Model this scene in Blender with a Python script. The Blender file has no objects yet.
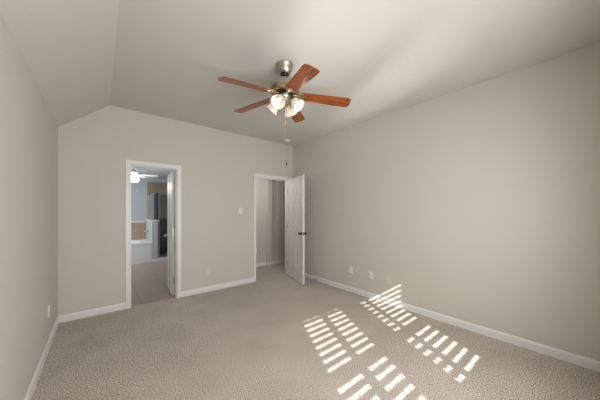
import bpy, bmesh, math, random
from mathutils import Vector, Matrix

random.seed(7)
PI = math.pi
D = bpy.data
scene = bpy.context.scene
COL = scene.collection

# ------------------------------------------------------------------ camera, sky, sun, daylight, exposure
YAW, FPX, HOR, CAMZ = 0.6953, 239.25, 211.64, 1.3585
cd = D.cameras.new('camera')
cd.sensor_width = 36.0
cd.lens = 36.0 * FPX / 600.0
cd.shift_y = (HOR - 200.0) / 600.0
cd.clip_start = 0.02
cam = D.objects.new('camera', cd)
cam.location = (0, 0, CAMZ)
cam.rotation_euler = (PI / 2, 0, -YAW)
COL.objects.link(cam)
scene.camera = cam

w = D.worlds.new('sky')
scene.world = w
w.use_nodes = True
w.node_tree.nodes['Background'].inputs['Color'].default_value = (0.80, 0.90, 1.0, 1)
w.node_tree.nodes['Background'].inputs['Strength'].default_value = 1.0


def light(name, kind, loc, energy, color, direction=None, **kw):
    l = D.lights.new(name, kind)
    l.energy = energy
    l.color = color
    for k, v in kw.items():
        setattr(l, k, v)
    o = D.objects.new(name, l)
    o.location = loc
    if direction is not None:
        o.rotation_euler = Vector(direction).to_track_quat('-Z', 'Y').to_euler()
    COL.objects.link(o)
    return o


SUN = Vector((0.51, 1.0, -0.72))
light('sun', 'SUN', (0, -4, 5), 15.0, (1.0, 0.95, 0.88), SUN, angle=math.radians(0.5))
# daylight coming in through the two shuttered windows
for nm, x0, x1 in (('daylight_one', 0.47, 1.21), ('daylight_two', 1.60, 2.18)):
    light(nm, 'AREA', ((x0 + x1) / 2, -0.44, 1.38), 44.0 * (x1 - x0), (0.98, 0.99, 1.0), (-0.08, 1, -0.01),
          shape='RECTANGLE', size=x1 - x0, size_y=1.15, spread=math.radians(162))
    # sunlight thrown up off the tilted louvres
    for up, en in ((0.56, 0.9), (0.78, 0.8), (1.1, 0.65)):
        light(nm + '_upward', 'AREA', ((x0 + x1) / 2, -0.43, 1.38), en * (x1 - x0), (1.0, 0.985, 0.96), (0.36, 1, up),
              shape='RECTANGLE', size=x1 - x0, size_y=1.15, spread=math.radians(12))
# added fill light to brighten the closet; no fixture there
light('closet_fill', 'POINT', (2.42, 4.62, 1.95), 11.0, (1.0, 0.97, 0.92), shadow_soft_size=0.2)
# added area light to brighten the bathroom; a window beyond the jamb is assumed
light('bathroom_fill', 'AREA', (-0.9, 6.9, 1.6), 36.0, (0.93, 0.97, 1.0), (1, 0.1, -0.1),
      shape='RECTANGLE', size=1.2, size_y=1.2)

scene.view_settings.view_transform = 'Standard'
scene.view_settings.look = 'None'
scene.view_settings.gamma = 1.0
scene.view_settings.use_curve_mapping = False
scene.view_settings.exposure = 0.04


# ------------------------------------------------------------------ materials
def srgb(r, g, b):
    f = lambda c: (c / 255 / 12.92) if c <= 10 else ((c / 255 + 0.055) / 1.055) ** 2.4
    return (f(r), f(g), f(b), 1)


def mat(name, col, rough=0.6, metal=0.0, spec=0.5, bump=None, **kw):
    m = D.materials.new(name)
    m.use_nodes = True
    nt = m.node_tree
    b = nt.nodes['Principled BSDF']
    b.inputs['Base Color'].default_value = col
    b.inputs['Roughness'].default_value = rough
    b.inputs['Metallic'].default_value = metal
    b.inputs['Specular IOR Level'].default_value = spec
    for k, v in kw.items():
        b.inputs[k.replace('_', ' ')].default_value = v
    # every material has a little procedural variation of its own
    tc = nt.nodes.new('ShaderNodeTexCoord')
    n = nt.nodes.new('ShaderNodeTexNoise')
    sc, st, var = bump or (40, 0.02, 0.02)
    n.inputs['Scale'].default_value = sc
    n.inputs['Detail'].default_value = 4
    nt.links.new(tc.outputs['Object'], n.inputs['Vector'])
    bp = nt.nodes.new('ShaderNodeBump')
    bp.inputs['Strength'].default_value = st
    bp.inputs['Distance'].default_value = 0.004
    nt.links.new(n.outputs['Fac'], bp.inputs['Height'])
    nt.links.new(bp.outputs['Normal'], b.inputs['Normal'])
    if var:
        mx = nt.nodes.new('ShaderNodeMix')
        mx.data_type = 'RGBA'
        mx.inputs['A'].default_value = tuple(c * (1 - var) for c in col[:3]) + (1,)
        mx.inputs['B'].default_value = tuple(min(1, c * (1 + var)) for c in col[:3]) + (1,)
        nt.links.new(n.outputs['Fac'], mx.inputs['Factor'])
        nt.links.new(mx.outputs['Result'], b.inputs['Base Color'])
    return m


def ramp(nt, fac, stops):
    r = nt.nodes.new('ShaderNodeValToRGB')
    el = r.color_ramp.elements
    while len(el) < len(stops):
        el.new(0.5)
    for e, (p, c) in zip(el, stops):
        e.position = p
        e.color = c
    nt.links.new(fac, r.inputs['Fac'])
    return r.outputs['Color']


def carpet_mat():
    m = D.materials.new('beige_carpet')
    m.use_nodes = True
    nt = m.node_tree
    b = nt.nodes['Principled BSDF']
    b.inputs['Roughness'].default_value = 1.0
    b.inputs['Specular IOR Level'].default_value = 0.05
    b.inputs['Sheen Weight'].default_value = 0.1
    tc = nt.nodes.new('ShaderNodeTexCoord')
    def noise(s, d):
        n = nt.nodes.new('ShaderNodeTexNoise')
        n.inputs['Scale'].default_value = s
        n.inputs['Detail'].default_value = d
        nt.links.new(tc.outputs['Object'], n.inputs['Vector'])
        return n.outputs['Fac']
    speck = noise(125, 2)
    c1 = ramp(nt, speck, [(0.36, srgb(78, 66, 56)), (0.47, srgb(192, 179, 167)), (0.62, srgb(229, 219, 209))])
    c2 = ramp(nt, noise(2.6, 5), [(0.32, (0.91, 0.905, 0.90, 1)), (0.62, (1.05, 1.05, 1.05, 1))])
    mx = nt.nodes.new('ShaderNodeMix')
    mx.data_type = 'RGBA'
    mx.blend_type = 'MULTIPLY'
    mx.inputs['Factor'].default_value = 1.0
    nt.links.new(c1, mx.inputs['A'])
    nt.links.new(c2, mx.inputs['B'])
    nt.links.new(mx.outputs['Result'], b.inputs['Base Color'])
    bp = nt.nodes.new('ShaderNodeBump')
    bp.inputs['Strength'].default_value = 0.6
    bp.inputs['Distance'].default_value = 0.012
    nt.links.new(noise(120, 4), bp.inputs['Height'])
    nt.links.new(bp.outputs['Normal'], b.inputs['Normal'])
    return m


def wood_mat():
    m = D.materials.new('cherry_wood')
    m.use_nodes = True
    nt = m.node_tree
    b = nt.nodes['Principled BSDF']
    b.inputs['Roughness'].default_value = 0.32
    b.inputs['Coat Weight'].default_value = 0.3
    b.inputs['Specular IOR Level'].default_value = 0.3
    b.inputs['Coat Roughness'].default_value = 0.25
    tc = nt.nodes.new('ShaderNodeTexCoord')
    mp = nt.nodes.new('ShaderNodeMapping')
    mp.inputs['Scale'].default_value = (2.0, 26.0, 8.0)
    nt.links.new(tc.outputs['Object'], mp.inputs['Vector'])
    n = nt.nodes.new('ShaderNodeTexNoise')
    n.inputs['Scale'].default_value = 2.5
    n.inputs['Detail'].default_value = 5
    n.inputs['Distortion'].default_value = 0.6
    nt.links.new(mp.outputs['Vector'], n.inputs['Vector'])
    c = ramp(nt, n.outputs['Fac'], [(0.30, srgb(88, 42, 14)), (0.52, srgb(142, 70, 25)), (0.72, srgb(174, 96, 40))])
    nt.links.new(c, b.inputs['Base Color'])
    return m


def tile_mat(name, c1, c2, grout, scale, size=0.33, rough=0.4):
    m = D.materials.new(name)
    m.use_nodes = True
    nt = m.node_tree
    b = nt.nodes['Principled BSDF']
    b.inputs['Roughness'].default_value = rough
    tc = nt.nodes.new('ShaderNodeTexCoord')
    mp = nt.nodes.new('ShaderNodeMapping')
    mp.inputs['Rotation'].default_value = scale
    nt.links.new(tc.outputs['Object'], mp.inputs['Vector'])
    br = nt.nodes.new('ShaderNodeTexBrick')
    br.offset = 0.0
    br.inputs['Scale'].default_value = 1.0
    br.inputs['Brick Width'].default_value = size
    br.inputs['Row Height'].default_value = size
    br.inputs['Mortar Size'].default_value = 0.004
    br.inputs['Color1'].default_value = c1
    br.inputs['Color2'].default_value = c2
    br.inputs['Mortar'].default_value = grout
    nt.links.new(mp.outputs['Vector'], br.inputs['Vector'])
    nt.links.new(br.outputs['Color'], b.inputs['Base Color'])
    return m


def glass_mat(name, col, rough, trans):
    m = mat(name, col, rough, bump=(30, 0.0, 0.0))
    m.node_tree.nodes['Principled BSDF'].inputs['Transmission Weight'].default_value = trans
    return m


def emit_mat(name, col, strength):
    m = mat(name, col, 0.4)
    b = m.node_tree.nodes['Principled BSDF']
    b.inputs['Emission Color'].default_value = col
    b.inputs['Emission Strength'].default_value = strength
    return m


def shade_glass():
    m = D.materials.new('frosted_glass')
    m.use_nodes = True
    nt = m.node_tree
    b = nt.nodes['Principled BSDF']
    b.inputs['Base Color'].default_value = (0.84, 0.81, 0.76, 1)
    b.inputs['Roughness'].default_value = 0.3
    t = nt.nodes.new('ShaderNodeBsdfTranslucent')
    t.inputs['Color'].default_value = (0.86, 0.82, 0.76, 1)
    mx = nt.nodes.new('ShaderNodeMixShader')
    n = nt.nodes.new('ShaderNodeTexNoise')
    n.inputs['Scale'].default_value = 25
    mr = nt.nodes.new('ShaderNodeMapRange')
    mr.inputs['To Min'].default_value = 0.45
    mr.inputs['To Max'].default_value = 0.65
    nt.links.new(n.outputs['Fac'], mr.inputs['Value'])
    nt.links.new(mr.outputs['Result'], mx.inputs['Fac'])
    nt.links.new(b.outputs[0], mx.inputs[1])
    nt.links.new(t.outputs[0], mx.inputs[2])
    nt.links.new(mx.outputs[0], nt.nodes['Material Output'].inputs['Surface'])
    return m


M = dict(
    wall=mat('greige_wall_paint', srgb(207, 203, 194), 0.75, spec=0.25, bump=(160, 0.06, 0.01)),
    ceil=mat('greige_ceiling_paint', srgb(208, 205, 199), 0.85, spec=0.2, bump=(160, 0.08, 0.01)),
    bluewall=mat('blue_grey_wall_paint', srgb(182, 187, 192), 0.7, spec=0.3, bump=(120, 0.05, 0.01)),
    halfwall=mat('pale_grey_wall_paint', srgb(186, 191, 193), 0.6, spec=0.3),
    bathceil=mat('blue_grey_ceiling_paint', srgb(190, 194, 198), 0.8, spec=0.2),
    white=mat('white_gloss_paint', srgb(232, 230, 227), 0.38, spec=0.5),
    door=mat('white_door_paint', srgb(226, 225, 224), 0.42, spec=0.5),
    plate=mat('white_plastic', srgb(238, 236, 230), 0.35),
    paintedplate=mat('almond_plastic', srgb(216, 211, 203), 0.4),
    slot=mat('dark_slot', srgb(60, 56, 52), 0.6),
    carpet=carpet_mat(),
    wood=wood_mat(),
    nickel=mat('brushed_nickel', srgb(184, 176, 166), 0.34, 1.0, bump=(90, 0.03, 0.05)),
    brass=mat('antique_brass', srgb(196, 176, 146), 0.28, 1.0, bump=(60, 0.03, 0.05)),
    bronze=mat('dark_bronze', srgb(62, 54, 48), 0.35, 0.9),
    black=mat('black_rubber', srgb(22, 21, 21), 0.5),
    chrome=mat('chrome', srgb(215, 218, 220), 0.12, 1.0),
    steel=mat('grey_shower_frame', srgb(150, 158, 166), 0.3, 0.8),
    darkframe=mat('dark_blue_grey_frame', srgb(62, 70, 82), 0.35, 0.5),
    fob=mat('amber_wood', srgb(206, 140, 62), 0.4),
    darkfob=mat('dark_wood', srgb(98, 66, 44), 0.4),
    shade=shade_glass(),
    bulb=emit_mat('lit_bulb', (1.0, 0.93, 0.90, 1), 0.95),
    globe=emit_mat('lit_globe', (1.0, 0.98, 0.95, 1), 4.0),
    tub=mat('white_acrylic', srgb(226, 228, 229), 0.25),
    btile=tile_mat('brown_wall_tile', srgb(168, 144, 124), srgb(160, 136, 118), srgb(184, 168, 152), (PI / 2, 0, 0), 0.2),
    stile=tile_mat('taupe_shower_tile', srgb(150, 134, 112), srgb(142, 127, 106), srgb(160, 146, 126), (PI / 2, 0, 0), 0.3),
    dtile=tile_mat('dark_shower_tile', srgb(82, 74, 64), srgb(74, 67, 58), srgb(96, 88, 78), (PI / 2, 0, 0), 0.15),
    ftile=tile_mat('taupe_floor_tile', srgb(158, 141, 127), srgb(154, 138, 124), srgb(126, 111, 99), (0, 0, 0), 0.46, 0.5),
    glass=glass_mat('clear_shower_glass', (0.86, 0.92, 0.92, 1), 0.02, 1.0),
)


# ------------------------------------------------------------------ mesh helpers
def obj(name, bm, m, parent=None, loc=None, smooth=False, **props):
    bmesh.ops.recalc_face_normals(bm, faces=bm.faces)
    me = D.meshes.new(name)
    bm.to_mesh(me)
    bm.free()
    me.materials.append(m)
    if smooth:
        for p in me.polygons:
            p.use_smooth = True
        try:
            me.set_sharp_from_angle(angle=math.radians(40))
        except Exception:
            pass
    o = D.objects.new(name, me)
    COL.objects.link(o)
    if parent:
        o.parent = parent
    if loc is not None:
        o.location = loc
    for k, v in props.items():
        o[k] = v
    return o


def thing(name, label, cat, loc=(0, 0, 0), rotz=0, group=None):
    o = D.objects.new(name, None)
    o.empty_display_size = 0.1
    COL.objects.link(o)
    o.location = loc
    o.rotation_euler = (0, 0, rotz)
    o['label'] = label
    o['category'] = cat
    o['kind'] = 'thing'
    if group:
        o['group'] = group
    return o


def struct(name, bm, m, parent=None, **kw):
    o = obj(name, bm, m, parent, **kw)
    if not parent:
        o['kind'] = 'structure'
    return o


def box(bm, x0, x1, y0, y1, z0, z1, bev=0.0, mx=None):
    vs = [bm.verts.new((x, y, z)) for x in (x0, x1) for y in (y0, y1) for z in (z0, z1)]
    F = [(0, 1, 3, 2), (4, 6, 7, 5), (0, 4, 5, 1), (2, 3, 7, 6), (0, 2, 6, 4), (1, 5, 7, 3)]
    fs = [bm.faces.new([vs[i] for i in f]) for f in F]
    if mx is not None:
        bmesh.ops.transform(bm, matrix=mx, verts=vs)
    if bev:
        es = list({e for f in fs for e in f.edges})
        bmesh.ops.bevel(bm, geom=es, offset=bev, segments=2, affect='EDGES', profile=0.6)
    return bm


def nb(*a, **k):
    return box(bmesh.new(), *a, **k)


def lathe(bm, prof, seg=32, mx=None, cap0=True, cap1=True):
    rings = []
    for r, z in prof:
        rings.append([bm.verts.new((r * math.cos(2 * PI * i / seg), r * math.sin(2 * PI * i / seg), z)) for i in range(seg)])
    for a, b in zip(rings, rings[1:]):
        for i in range(seg):
            j = (i + 1) % seg
            bm.faces.new((a[i], a[j], b[j], b[i]))
    if cap0:
        bm.faces.new(rings[0])
    if cap1:
        bm.faces.new(rings[-1])
    if mx is not None:
        bmesh.ops.transform(bm, matrix=mx, verts=[v for r in rings for v in r])
    return bm


def nl(prof, seg=32, **k):
    return lathe(bmesh.new(), prof, seg, **k)


def tube(bm, pts, r, seg=10):
    pts = [Vector(p) for p in pts]
    rad = r if isinstance(r, (list, tuple)) else [r] * len(pts)
    rings = []
    for i, p in enumerate(pts):
        t = (pts[min(i + 1, len(pts) - 1)] - pts[max(i - 1, 0)]).normalized()
        up = Vector((0, 0, 1)) if abs(t.z) < 0.95 else Vector((1, 0, 0))
        a = t.cross(up).normalized()
        b = t.cross(a).normalized()
        rings.append([bm.verts.new(p + rad[i] * (a * math.cos(2 * PI * k / seg) + b * math.sin(2 * PI * k / seg))) for k in range(seg)])
    for a, b in zip(rings, rings[1:]):
        for i in range(seg):
            j = (i + 1) % seg
            bm.faces.new((a[i], a[j], b[j], b[i]))
    bm.faces.new(rings[0])
    bm.faces.new(rings[-1])
    return bm


def prism(bm, poly, plane, a0, a1):
    """poly of 2-D points, extruded from a0 to a1 along the missing axis."""
    def P(u, v, a):
        return {'xz': (u, a, v), 'yz': (a, u, v), 'xy': (u, v, a)}[plane]
    A = [bm.verts.new(P(u, v, a0)) for u, v in poly]
    B = [bm.verts.new(P(u, v, a1)) for u, v in poly]
    n = len(poly)
    for i in range(n):
        j = (i + 1) % n
        bm.faces.new((A[i], A[j], B[j], B[i]))
    bm.faces.new(A)
    bm.faces.new(B)
    return bm


# ------------------------------------------------------------------ room dimensions
XL, XR, YB, YF = -0.399, 3.255, 4.137, -0.50
ZC, ZL, XC = 2.798, 2.383, 0.098
WT = 0.115
YB2 = YB + WT
B0, B1, BH = 0.317, 0.934, 2.036          # bathroom doorway
C0, C1, CH = 2.324, 3.138, 2.048         # closet doorway
XCL, YCL = 4.35, 5.22                    # closet extents
BX0, BX1, BY1, BZC = -1.0, 2.10, 8.55, 2.40

# floor
struct('floor', nb(XL - 0.1, XR + 0.1, YF - 0.1, YB + 0.03, -0.08, 0), M['carpet'])
struct('floor_closet', nb(BX1 + 0.1, XCL + 0.1, YB + 0.03, YCL + 0.1, -0.08, 0), M['carpet'])
struct('floor_bathroom', nb(BX0 - 0.1, BX1 + 0.1, YB + 0.03, BY1 + 0.1, -0.08, 0), M['ftile'])

# ceiling: flat part and the slope down to the left wall, one shell
bm = bmesh.new()
prism(bm, [(XL - 0.12, ZL - 0.10), (XL - 0.005, ZL), (XC, ZC), (XR + 0.1, ZC), (XR + 0.1, ZC + 0.12), (XC - 0.05, ZC + 0.12), (XL - 0.12, ZL + 0.05)], 'xz', YF - 0.1, YB2)
struct('ceiling', bm, M['ceil'])

# walls
struct('wall_left', nb(XL - 0.12, XL, YF - 0.1, YB2, -0.08, ZL + 0.004), M['wall'])
struct('wall_right', nb(XR, XR + 0.12, YF - 0.1, YB, -0.08, ZC + 0.02), M['wall'])
bm = bmesh.new()
prism(bm, [(XL - 0.01, -0.02), (B0, -0.02), (B0, BH), (B1, BH), (B1, -0.02), (C0, -0.02), (C0, CH), (C1, CH), (C1, -0.02),
           (XR + 0.01, -0.02), (XR + 0.01, ZC + 0.01), (XC, ZC + 0.01), (XL - 0.01, ZL + 0.004)], 'xz', YB, YB2)
struct('wall_back', bm, M['wall'])

# window wall behind the camera
W1 = (0.40, 1.28)
W2 = (1.53, 2.24)
WZ0, WZ1 = 0.72, 2.14
bm = bmesh.new()
xs = [XL - 0.01, W1[0], W1[1], W2[0], W2[1], XR + 0.01]
for i in range(5):
    if i in (1, 3):
        box(bm, xs[i], xs[i + 1], YF - 0.10, YF, -0.02, WZ0)
        box(bm, xs[i], xs[i + 1], YF - 0.10, YF, WZ1, ZC + 0.02)
    else:
        box(bm, xs[i], xs[i + 1], YF - 0.10, YF, -0.02, ZC + 0.02)
struct('wall_front', bm, M['wall'])

# shuttered windows: frame, rails, louvres, tilt rods
SY = -0.53
PITCH = 0.0765
TILT = math.radians(5.5)


def shutter_window(n, W, panels, top):
    bm = bmesh.new()
    x0, x1 = W
    ys0, ys1 = SY - 0.018, SY + 0.018
    cuts = [x0]
    for a, b in panels:
        cuts += [a, b]
    cuts.append(x1)
    for i in range(0, len(cuts), 2):
        box(bm, cuts[i], cuts[i + 1], ys0, ys1, WZ0, WZ1)
    for a, b in panels:
        box(bm, a, b, ys0, ys1, WZ0, 0.785)
        box(bm, a, b, ys0, ys1, 1.28, 1.358)
        box(bm, a, b, ys0, ys1, top, WZ1)
    root = struct('window_%d' % n, bm, M['white'])
    for a, b in panels:
        lv = bmesh.new()
        zs = [1.397 - PITCH / 2 + k * 0.0745 for k in range(10)] + [1.242 + PITCH / 2 - k * 0.077 for k in range(7)]
        for z in zs:
            mx = Matrix.Translation((0, SY, z)) @ Matrix.Rotation(-TILT, 4, 'X')
            prof = []
            for q in range(12):
                an = 2 * PI * q / 12
                prof.append((0.0445 * math.cos(an), 0.0055 * math.sin(an)))
            st = len(lv.verts)
            prism(lv, prof, 'yz', a + 0.002, b - 0.002)
            lv.verts.ensure_lookup_table()
            bmesh.ops.transform(lv, matrix=mx, verts=lv.verts[st:])
        obj('louver_panel', lv, M['white'], root, smooth=True)
        c = a + (b - a) * 0.6
        obj('tilt_rod', nb(c - 0.004, c + 0.004, SY + 0.048, SY + 0.058, 0.80, 2.02), M['white'], root)
    return root


shutter_window(1, W1, [(0.492, 0.800), (0.892, 1.170)], 2.000)
shutter_window(2, W2, [(1.587, 1.712), (1.790, 2.134)], 1.994)  # first panel narrowed so that only a sliver of sun passes

# closet shell
struct('wall_closet_back', nb(BX1 + 0.1, XCL + 0.1, YCL, YCL + 0.1, -0.02, 2.5), M['wall'])
struct('wall_closet_right', nb(XCL, XCL + 0.1, YB2 - 0.1, YCL, -0.02, 2.5), M['wall'])
struct('wall_closet_front', nb(XR + 0.12, XCL, YB, YB2, -0.02, 2.5), M['wall'])
struct('wall_closet_stub', nb(3.235, 3.375, YCL - 0.07, YCL, 0, 2.44), M['wall'])
struct('ceiling_closet', nb(BX1 + 0.1, XCL + 0.1, YB2, YCL + 0.1, 2.44, 2.54), M['ceil'])

# bathroom shell
struct('wall_bathroom_right', nb(BX1, BX1 + 0.1, YB2, BY1, -0.02, 2.5), M['bluewall'])
struct('wall_bathroom_left', nb(BX0 - 0.1, BX0, YB2, BY1, -0.02, 2.5), M['bluewall'])
struct('wall_bathroom_back', nb(BX0 - 0.1, BX1 + 0.1, BY1, BY1 + 0.1, -0.02, 2.5), M['bluewall'])
struct('wall_bathroom_front', nb(BX0 - 0.1, XL - 0.12, YB, YB2, -0.02, 2.5), M['bluewall'])
struct('ceiling_bathroom', nb(BX0 - 0.1, BX1 + 0.1, YB2, BY1 + 0.1, BZC, BZC + 0.1), M['bathceil'])

# baseboards
BP = [(0, 0), (0.014, 0), (0.014, 0.066), (0.010, 0.078), (0.004, 0.086), (0, 0.086)]
CW = 0.050


def base_x(bm, x0, x1, y, s=-1):
    prism(bm, [(y + s * d, z) for d, z in BP], 'yz', x0, x1)


def base_y(bm, y0, y1, x, s):
    prism(bm, [(x + s * d, z) for d, z in BP], 'xz', y0, y1)


bm = bmesh.new()
base_x(bm, XL, B0 - CW, YB)
base_x(bm, B1 + CW, C0 - CW, YB)
base_x(bm, C1 + CW, XR, YB)
struct('baseboard_back', bm, M['white'])
bm = bmesh.new()
base_y(bm, YF, YB, XL, 1)
struct('baseboard_left', bm, M['white'])
bm = bmesh.new()
base_y(bm, YF, YB, XR, -1)
struct('baseboard_right', bm, M['white'])
bm = bmesh.new()
base_x(bm, BX1 + 0.1, 3.235, YCL)
base_x(bm, 3.375, XCL, YCL)
base_x(bm, 3.235, 3.375, YCL - 0.07)
struct('baseboard_closet', bm, M['white'])


# door casings and jambs
def casing(n, x0, x1, h):
    bm = bmesh.new()
    for (ya, yb) in ((YB - 0.016, YB), (YB2, YB2 + 0.016)):
        box(bm, x0 - CW, x0 + 0.004, ya, yb, 0, h + CW, 0.004)
        box(bm, x1 - 0.004, x1 + CW, ya, yb, 0, h + CW, 0.004)
        box(bm, x0 + 0.004, x1 - 0.004, ya, yb, h - 0.004, h + CW, 0.004)
    t = 0.012
    box(bm, x0, x0 + t, YB, YB2, 0, h)
    box(bm, x1 - t, x1, YB, YB2, 0, h)
    box(bm, x0 + t, x1 - t, YB, YB2, h - t, h)
    # door stops
    box(bm, x0 + t, x0 + t + 0.010, YB + 0.04, YB + 0.07, 0, h - t)
    box(bm, x1 - t - 0.010, x1 - t, YB + 0.04, YB + 0.07, 0, h - t)
    box(bm, x0 + t, x1 - t, YB + 0.04, YB + 0.07, h - t - 0.010, h - t)
    return struct('trim_%d' % n, bm, M['white'])


casing(1, B0, B1, BH)
casing(2, C0, C1, CH)


# six-panel doors; local x runs from hinge to free edge, y is thickness
def panel_door(n, width, height, loc, rot, knob_mat, knob_z, hinges):
    bm = bmesh.new()
    T = 0.035
    box(bm, 0.002, width - 0.002, 0.009, T - 0.009, 0.014, height - 0.002)
    st, mid = 0.105 * width / 0.8, 0.095 * width / 0.8
    rails = [(0.012, 0.22), (0.80, 0.97), (1.58, 1.68), (height - 0.115, height)]
    box(bm, 0, st, 0, T, 0.012, height)
    box(bm, width - st, width, 0, T, 0.012, height)
    for a, b in rails:
        box(bm, st, width - st, 0, T, a, b)
    for (a, b) in zip(rails, rails[1:]):
        box(bm, width / 2 - mid / 2, width / 2 + mid / 2, 0, T, a[1], b[0])
        for x0, x1 in ((st, width / 2 - mid / 2), (width / 2 + mid / 2, width - st)):
            i = 0.026
            box(bm, x0 + i, x1 - i, 0.0015, T - 0.0015, a[1] + i, b[0] - i, 0.004)
    d = struct('door_%d' % n, bm, M['door'], loc=loc)
    d.rotation_euler = (0, 0, rot)
    for s in (-1, 1):
        y = 0 if s < 0 else T
        k = bmesh.new()
        R = Matrix.Translation((width - 0.062, y, knob_z)) @ Matrix.Rotation(-s * PI / 2, 4, 'X')
        lathe(k, [(0.030, 0), (0.030, 0.004), (0.026, 0.008), (0.012, 0.010), (0.010, 0.026), (0.018, 0.032), (0.026, 0.042), (0.027, 0.050), (0.022, 0.060), (0.010, 0.064)], 24, mx=R)
        obj('door_knob', k, knob_mat, d, smooth=True)
    obj('latch_plate', nb(width - 0.001, width + 0.0015, 0.006, T - 0.006, knob_z - 0.028, knob_z + 0.028), knob_mat, d)
    for z in hinges:
        hb = bmesh.new()
        tube(hb, [(-0.006, -0.004, z - 0.045), (-0.006, -0.004, z + 0.045)], 0.006)
        box(hb, -0.004, 0.0, 0.0, 0.026, z - 0.045, z + 0.045)
        obj('hinge', hb, M['nickel'], d, smooth=True)
    return d


# closet door swings into the bedroom; bathroom door swings into the bathroom
ca = math.atan2(-0.783, -0.240)
panel_door(1, 0.813, 2.036, (3.092, YB - 0.020, 0), ca, M['bronze'], 0.95, (0.25, 1.05, 1.80))
panel_door(2, 0.590, 2.008, (0.886, YB2 + 0.030, 0), PI / 2, M['chrome'], 0.93, (0.25, 1.05, 1.80))
D.objects['door_2'].location.x = 0.924
D.objects['door_2'].rotation_euler.z = PI / 2 - math.radians(4.2)

# ------------------------------------------------------------------ bathroom fittings
PX0, PX1, PY0 = 1.06, 1.197, 7.45
# half wall between tub and shower
struct('wall_half', nb(PX0, PX1, PY0, BY1, 0, 1.10), M['halfwall'])
struct('trim_3', nb(PX0 - 0.03, PX1 + 0.03, PY0 - 0.03, BY1, 1.10, 1.135, 0.006), M['white'])
struct('baseboard_half_wall', nb(PX0 - 0.004, PX1 + 0.01, PY0 - 0.016, PY0, 0, 0.085, 0.004), M['white'])
# brown tile above the tub with its light cap, taupe tile in the shower
struct('wall_tub_tile', nb(BX0, PX0, BY1 - 0.012, BY1, 0.53, 1.04), M['btile'])
struct('trim_4', nb(BX0, PX0, BY1 - 0.02, BY1, 1.04, 1.07), M['white'])
struct('wall_shower_tile', nb(PX0 + 0.03, BX1, BY1 - 0.012, BY1, 1.135, 2.27), M['stile'])
struct('wall_shower_lower_tile', nb(PX1, BX1, BY1 - 0.012, BY1, 0, 1.135), M['dtile'])
struct('wall_shower_side_tile', nb(BX1 - 0.012, BX1, PY0, BY1 - 0.012, 0, 2.27), M['dtile'])


def bathtub():
    x0, x1, y0, y1, zt = BX0 + 0.35, PX0 - 0.004, PY0, BY1 - 0.012, 0.53
    root = thing('bathtub', 'white built-in bathtub with a flat front panel beyond the bathroom doorway', 'bathtub', ((x0 + x1) / 2, (y0 + y1) / 2, 0))
    hx, hy = (x1 - x0) / 2, (y1 - y0) / 2
    bm = bmesh.new()
    seg = 40
    outer, rings = [], []
    for i in range(seg):
        a = 2 * PI * i / seg
        c, s = math.cos(a), math.sin(a)
        k = 1 / max(abs(c), abs(s))
        outer.append(bm.verts.new((hx * c * k, hy * s * k, zt)))
    for fx, fy, z in ((0.84, 0.80, zt), (0.81, 0.77, zt - 0.02), (0.74, 0.68, zt - 0.25), (0.62, 0.54, zt - 0.42), (0.3, 0.25, zt - 0.44)):
        r = []
        for i in range(seg):
            a = 2 * PI * i / seg
            c, s = math.cos(a), math.sin(a)
            se = lambda v: math.copysign(abs(v) ** 0.6, v)
            r.append(bm.verts.new((hx * fx * se(c), hy * fy * se(s), z)))
        rings.append(r)
    prev = outer
    for r in rings:
        for i in range(seg):
            j = (i + 1) % seg
            bm.faces.new((prev[i], prev[j], r[j], r[i]))
        prev = r
    bm.faces.new(prev)
    low = [bm.verts.new((v.co.x, v.co.y, zt - 0.04)) for v in outer]
    for i in range(seg):
        j = (i + 1) % seg
        bm.faces.new((outer[j], outer[i], low[i], low[j]))
    obj('tub_basin', bm, M['tub'], root, smooth=True)
    obj('front_panel', nb(-hx, hx, -hy + 0.012, -hy + 0.035, 0, zt - 0.035), M['tub'], root)
    return root


bathtub()
t = thing('bath_faucet', 'chrome tub faucet with two handles on the side of the half wall', 'faucet', (PX0, 7.90, 0.80))
bm = bmesh.new()
tube(bm, [(0, 0, 0), (-0.05, 0, 0.02), (-0.11, 0, 0.02), (-0.15, 0, -0.01), (-0.155, 0, -0.04)], [0.02, 0.018, 0.016, 0.015, 0.014])
obj('spout', bm, M['chrome'], t, smooth=True)
for s in (-1, 1):
    bm = bmesh.new()
    tube(bm, [(0, s * 0.10, 0), (-0.02, s * 0.10, 0), (-0.025, s * 0.10, 0), (-0.06, s * 0.10, 0)], [0.028, 0.026, 0.012, 0.02])
    obj('handle', bm, M['chrome'], t, smooth=True)

# shower enclosure: glass on the half wall, framed door in front
t = thing('shower_enclosure', 'framed glass shower enclosure with a dark corner post beside the half wall', 'shower', ((PX1 + BX1) / 2, PY0, 0))
ox, oy = t.location.x, t.location.y


def spart(name, x0, x1, y0, y1, z0, z1, m, bev=0.0, parent=None):
    return obj(name, nb(x0 - ox, x1 - ox, y0 - oy, y1 - oy, z0, z1, bev), m, parent or t)


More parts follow.
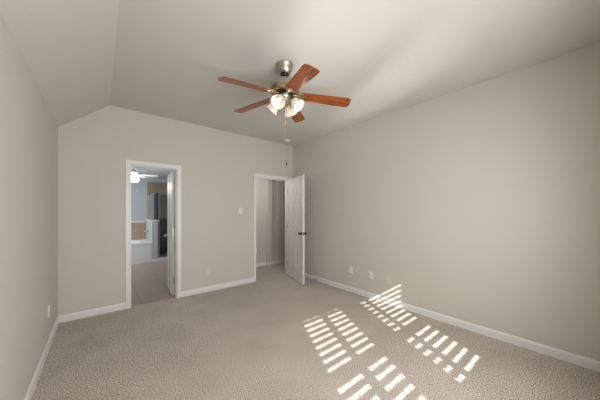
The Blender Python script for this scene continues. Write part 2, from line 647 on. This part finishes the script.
spart('curb', PX1, BX1 - 0.012, PY0 - 0.05, PY0 + 0.08, 0, 0.11, M['tub'], 0.01)
spart('floor_pan', PX1, BX1 - 0.012, PY0 + 0.08, BY1 - 0.012, 0, 0.04, M['tub'])
spart('corner_post', PX1 - 0.045, PX1 + 0.012, PY0 + 0.0, PY0 + 0.05, 1.135, 1.87, M['darkframe'])
spart('door_post', PX1 + 0.012, PX1 + 0.045, PY0 + 0.0, PY0 + 0.04, 0.11, 1.87, M['steel'])
spart('wall_post', PX1 - 0.10, PX1 - 0.06, BY1 - 0.06, BY1 - 0.012, 1.135, 1.87, M['brass'])
spart('side_glass', PX1 - 0.085, PX1 - 0.075, PY0 + 0.05, BY1 - 0.06, 1.135, 1.85, M['glass'])
spart('side_rail', PX1 - 0.095, PX1 - 0.065, PY0 + 0.05, BY1 - 0.06, 1.84, 1.87, M['steel'])
spart('head_rail', PX1 + 0.045, BX1 - 0.012, PY0 + 0.0, PY0 + 0.04, 1.83, 1.87, M['steel'])
g = spart('door_glass', PX1 + 0.045, BX1 - 0.03, PY0 + 0.015, PY0 + 0.023, 0.12, 1.83, M['glass'])

# white fan in the bathroom
t = thing('bathroom_ceiling_fan', 'small white ceiling fan with a lit globe seen through the bathroom doorway', 'ceiling fan', (0.57, 6.60, BZC - 0.09))
obj('ceiling_plate', nl([(0.055, 0.09), (0.055, 0.06), (0.016, 0.05), (0.014, -0.01)], 24), M['white'], t, smooth=True)
obj('mount', nl([(0.05, 0), (0.06, -0.03), (0.03, -0.05), (0.014, -0.06), (0.014, -0.07), (0.085, -0.075), (0.095, -0.10), (0.09, -0.13), (0.05, -0.145), (0.04, -0.15)], 28), M['white'], t, smooth=True)
gl = nl([(0.04, -0.15), (0.09, -0.165), (0.122, -0.205), (0.118, -0.24), (0.08, -0.27), (0.02, -0.285)], 28)
obj('globe', gl, M['globe'], t, smooth=True)
for k in range(5):
    a = math.radians(-20 + 72 * k)
    mx = Matrix.Rotation(a, 4, 'Z') @ Matrix.Translation((0, 0, -0.115)) @ Matrix.Rotation(math.radians(-12), 4, 'X')
    bm = nb(0.09, 0.50, -0.055, 0.055, -0.004, 0.004, 0.003, mx=mx)
    obj('blade', bm, M['white'], t)
light('bathroom_fan_lamp', 'POINT', (0.57, 6.60, BZC - 0.47), 12.0, (1.0, 0.97, 0.93), shadow_soft_size=0.09)

# ------------------------------------------------------------------ ceiling fan in the bedroom
FX, FY, FZ = 1.392, 1.905, 2.510
fan = thing('ceiling_fan', 'five-blade ceiling fan with cherry blades and four lit frosted shades', 'ceiling fan', (FX, FY, ZC))
dz = lambda z: z - ZC
obj('canopy', nl([(0.086, 0), (0.086, -0.006), (0.080, -0.014), (0.072, -0.050), (0.056, -0.084), (0.046, -0.091), (0.030, -0.089)], 40), M['nickel'], fan, smooth=True)
obj('ball_joint', nl([(0.012, -0.080), (0.036, -0.086), (0.041, -0.097), (0.034, -0.110), (0.016, -0.116)], 28), M['black'], fan, smooth=True)
obj('downrod', nl([(0.0125, -0.10), (0.0125, -0.155)], 20), M['nickel'], fan, smooth=True)
obj('motor_housing', nl([(0.020, -0.145), (0.034, -0.150), (0.060, -0.158), (0.112, -0.172), (0.138, -0.192), (0.145, -0.212), (0.145, -0.240), (0.132, -0.252)], 48), M['nickel'], fan, smooth=True)
obj('trim_ring', nl([(0.130, -0.246), (0.146, -0.250), (0.148, -0.258), (0.140, -0.270), (0.118, -0.278), (0.100, -0.282)], 48), M['brass'], fan, smooth=True)
obj('flywheel', nl([(0.105, -0.280), (0.098, -0.294), (0.060, -0.298)], 40), M['bronze'], fan, smooth=True)
obj('switch_housing', nl([(0.058, -0.294), (0.058, -0.318), (0.050, -0.328), (0.044, -0.334), (0.052, -0.346), (0.040, -0.364), (0.016, -0.374), (0.010, -0.386), (0.003, -0.390)], 36), M['nickel'], fan, smooth=True)

R_TIP = 0.655
A0 = 3.151


def blade_mesh():
    bm = bmesh.new()
    T = 0.006
    pts = [(0.155, 0.048), (0.165, 0.054), (0.40, 0.063), (R_TIP - 0.035, 0.069), (R_TIP - 0.015, 0.066), (R_TIP - 0.002, 0.052), (R_TIP + 0.004, 0.025)]
    poly = pts + [(x, -y) for x, y in reversed(pts)]
    prism(bm, poly, 'xy', -T / 2, T / 2)
    es = [e for e in bm.edges if abs(e.verts[0].co.z - e.verts[1].co.z) < 1e-5]
    bmesh.ops.bevel(bm, geom=es, offset=0.0015, segments=1, affect='EDGES')
    return bm


def bracket_mesh():
    bm = bmesh.new()
    # arm from the flywheel
    tube(bm, [(0.080, 0, 0.006), (0.105, 0, 0.000), (0.13, 0, -0.005), (0.15, 0, -0.007)], [0.014, 0.013, 0.012, 0.010], 10)
    # scrolled plate under the blade root
    poly = [(0.125, 0.018), (0.145, 0.042), (0.165, 0.048), (0.180, 0.042), (0.184, 0.032), (0.176, 0.024), (0.188, 0.017), (0.206, 0.012), (0.214, 0.0)]
    poly = poly + [(x, -y) for x, y in reversed(poly[:-1])]
    prism(bm, poly, 'xy', -0.009, -0.0035)
    for sx, sy in ((0.165, 0.034), (0.165, -0.034), (0.200, 0)):
        lathe(bm, [(0.006, -0.0115), (0.006, -0.009)], 10, mx=Matrix.Translation((sx, sy, 0)))
    return bm


bl = obj('blade', blade_mesh(), M['wood'], fan)
bk = obj('blade_bracket', bracket_mesh(), M['brass'], bl, smooth=True)
for k in range(5):
    a = A0 - k * 2 * PI / 5
    if k == 0:
        b = bl
    else:
        b = bl.copy(); COL.objects.link(b); b.parent = fan
        c = bk.copy(); COL.objects.link(c); c.parent = b
    slope = 0.028 * math.cos(a) + 0.051 * math.sin(a) - 0.085
    mx = Matrix.Translation((0, 0, dz(FZ))) @ Matrix.Rotation(a, 4, 'Z') @ Matrix.Rotation(-math.atan(slope), 4, 'Y') @ Matrix.Rotation(math.radians(-12), 4, 'X')
    b.matrix_local = mx

# light kit: four arms, bell shades, bulbs
arm_bm = bmesh.new()
tube(arm_bm, [(0.035, 0, -0.340), (0.060, 0, -0.334), (0.078, 0, -0.340), (0.086, 0, -0.350)], 0.008)
SH = Matrix.Translation((0.078, 0, -0.345)) @ Matrix.Rotation(math.radians(180 - 42), 4, 'Y')   # local +z points out and down
lathe(arm_bm, [(0.010, 0.0), (0.022, 0.004), (0.026, 0.018), (0.026, 0.030)], 24, mx=SH)
arm = obj('light_arm', arm_bm, M['brass'], fan, smooth=True)
sbm = bmesh.new()
outer = [(0.024, 0.018), (0.030, 0.024), (0.042, 0.042), (0.048, 0.062), (0.053, 0.084), (0.063, 0.102), (0.069, 0.108)]
inner = [(r - 0.003, z + 0.001) for r, z in reversed(outer)]
lathe(sbm, outer + inner, 32, mx=SH, cap0=False, cap1=False)
shd = obj('lamp_shade', sbm, M['shade'], arm, smooth=True)
bb = bmesh.new()
lathe(bb, [(0.012, 0.030), (0.014, 0.045), (0.021, 0.056), (0.024, 0.068), (0.020, 0.081), (0.012, 0.088), (0.003, 0.091)], 20, mx=SH)
blb = obj('bulb', bb, M['bulb'], arm, smooth=True)
for k in range(4):
    a = math.radians(-151 + 90 * k)
    if k == 0:
        A = arm
    else:
        A = arm.copy(); COL.objects.link(A); A.parent = fan
        for q in (shd, blb):
            c = q.copy(); COL.objects.link(c); c.parent = A
    A.rotation_euler = (0, 0, a)
    p = Matrix.Rotation(a, 4, 'Z') @ SH @ Vector((0, 0, 0.112))
    light('fan_lamp', 'POINT', (FX + p.x, FY + p.y, ZC + p.z), 0.22, (1.0, 0.88, 0.74), shadow_soft_size=0.03)


def chain(x, y, z0, z1, fob, fm):
    bm = bmesh.new()
    tube(bm, [(x, y, dz(z0)), (x, y, dz(z1))], 0.0016, 6)
    n = int((z0 - z1) / 0.012)
    for i in range(n):
        bmesh.ops.create_icosphere(bm, subdivisions=1, radius=0.0026, matrix=Matrix.Translation((x, y, dz(z0 - 0.012 * i))))
    c = obj('pull_chain', bm, M['brass'], fan)
    obj('fob', nl([(0.002, 0), (0.006, -0.006), (0.009, -0.022), (0.0085, -0.032), (0.005, -0.040)], 16), fm, c, loc=(x, y, dz(z1)), smooth=True)


chain(-0.012, -0.020, 2.41, 2.245, 1, M['fob'])
chain(0.030, 0.010, 2.40, 1.855, 1, M['darkfob'])

# ------------------------------------------------------------------ small fittings
# smoke detector on the ceiling
t = thing('smoke_detector', 'small round white smoke detector on the ceiling near the back corner', 'smoke detector', (2.876, 3.865, ZC))
obj('base', nl([(0.066, 0), (0.066, -0.012), (0.060, -0.014)], 36), M['plate'], t, smooth=True)
obj('cover', nl([(0.058, -0.013), (0.056, -0.026), (0.046, -0.036), (0.020, -0.040), (0.004, -0.040)], 36), M['plate'], t, smooth=True)


def wall_plate(name, label, cat, loc, rz, kind, group=None, pm='plate'):
    """local -y faces the room"""
    t = thing(name, label, cat, loc, rz, group)
    obj('cover_plate', nb(-0.036, 0.036, -0.006, 0.0, -0.058, 0.058, 0.003), M[pm], t)
    if kind == 'outlet':
        for z in (-0.02, 0.02):
            s = obj('socket', nb(-0.017, 0.017, -0.009, -0.005, z - 0.014, z + 0.014, 0.003), M[pm], t)
            bm = bmesh.new()
            box(bm, -0.008, -0.005, -0.0096, -0.0085, z - 0.004, z + 0.006)
            box(bm, 0.005, 0.008, -0.0096, -0.0085, z - 0.004, z + 0.006)
            obj('slots', bm, M['slot'], s)
    elif kind == 'coax':
        obj('jack', nl([(0.006, 0.005), (0.006, 0.016), (0.002, 0.016)], 14, mx=Matrix.Rotation(PI / 2, 4, 'X')), M['bronze'], t, smooth=True)
    elif kind == 'switch':
        obj('toggle', nb(-0.005, 0.005, -0.018, -0.005, -0.004, 0.012, 0.002), M['plate'], t)
    return t


wall_plate('light_switch', 'white light switch on the back wall left of the closet doorway', 'light switch', (2.012, YB, 1.372), 0, 'switch')
wall_plate('wall_outlet', 'wall-coloured power outlet low on the back wall between the two doorways', 'outlet', (1.409, YB, 0.355), 0, 'outlet', pm='paintedplate')
wall_plate('wall_outlet', 'white power outlet low on the right wall, nearest the closet door', 'outlet', (XR, 2.555, 0.378), -PI / 2, 'outlet')
wall_plate('cable_plate', 'white wall plate with a dark cable jack between two plates on the right wall', 'wall plate', (XR, 2.157, 0.362), -PI / 2, 'coax')
wall_plate('wall_outlet', 'wall-coloured outlet on the right wall just above the sun stripes', 'outlet', (XR, 1.86, 0.36), -PI / 2, 'outlet', pm='paintedplate')
wall_plate('wall_outlet', 'white power outlet low on the left wall near the corner', 'outlet', (XL, 3.454, 0.363), PI / 2, 'outlet')
wall_plate('wall_outlet', 'white outlet on the wall inside the closet', 'outlet', (2.93, YCL, 0.40), 0, 'outlet')

# spring door stop on the right baseboard
t = thing('door_stop', 'spring door stop with a black tip on the right baseboard behind the closet door', 'door stop', (XR - 0.014, 3.36, 0.045), 0)
bm = bmesh.new()
pts = [(-0.004 - 0.058 * i / 72, 0.006 * math.cos(i * 0.7), 0.006 * math.sin(i * 0.7)) for i in range(73)]
tube(bm, pts, 0.0014, 6)
lathe(bm, [(0.011, 0), (0.011, 0.005), (0.004, 0.006)], 14, mx=Matrix.Rotation(-PI / 2, 4, 'Y'))
obj('spring', bm, M['nickel'], t, smooth=True)
obj('tip', nl([(0.008, 0.060), (0.0095, 0.063), (0.0095, 0.076), (0.007, 0.080)], 14, mx=Matrix.Rotation(-PI / 2, 4, 'Y')), M['black'], t, smooth=True)

# hook on the bathroom wall
t = thing('robe_hook', 'small white hook on the blue-grey bathroom wall above the tub', 'hook', (0.83, BY1, 1.98))
bm = nl([(0.018, 0), (0.018, 0.006), (0.008, 0.010), (0.006, 0.04)], 16, mx=Matrix.Rotation(PI / 2, 4, 'X'))
tube(bm, [(0, -0.035, 0), (0, -0.05, -0.02), (0, -0.06, -0.03), (0, -0.075, -0.015)], 0.006)
obj('hook_body', bm, M['plate'], t, smooth=True)
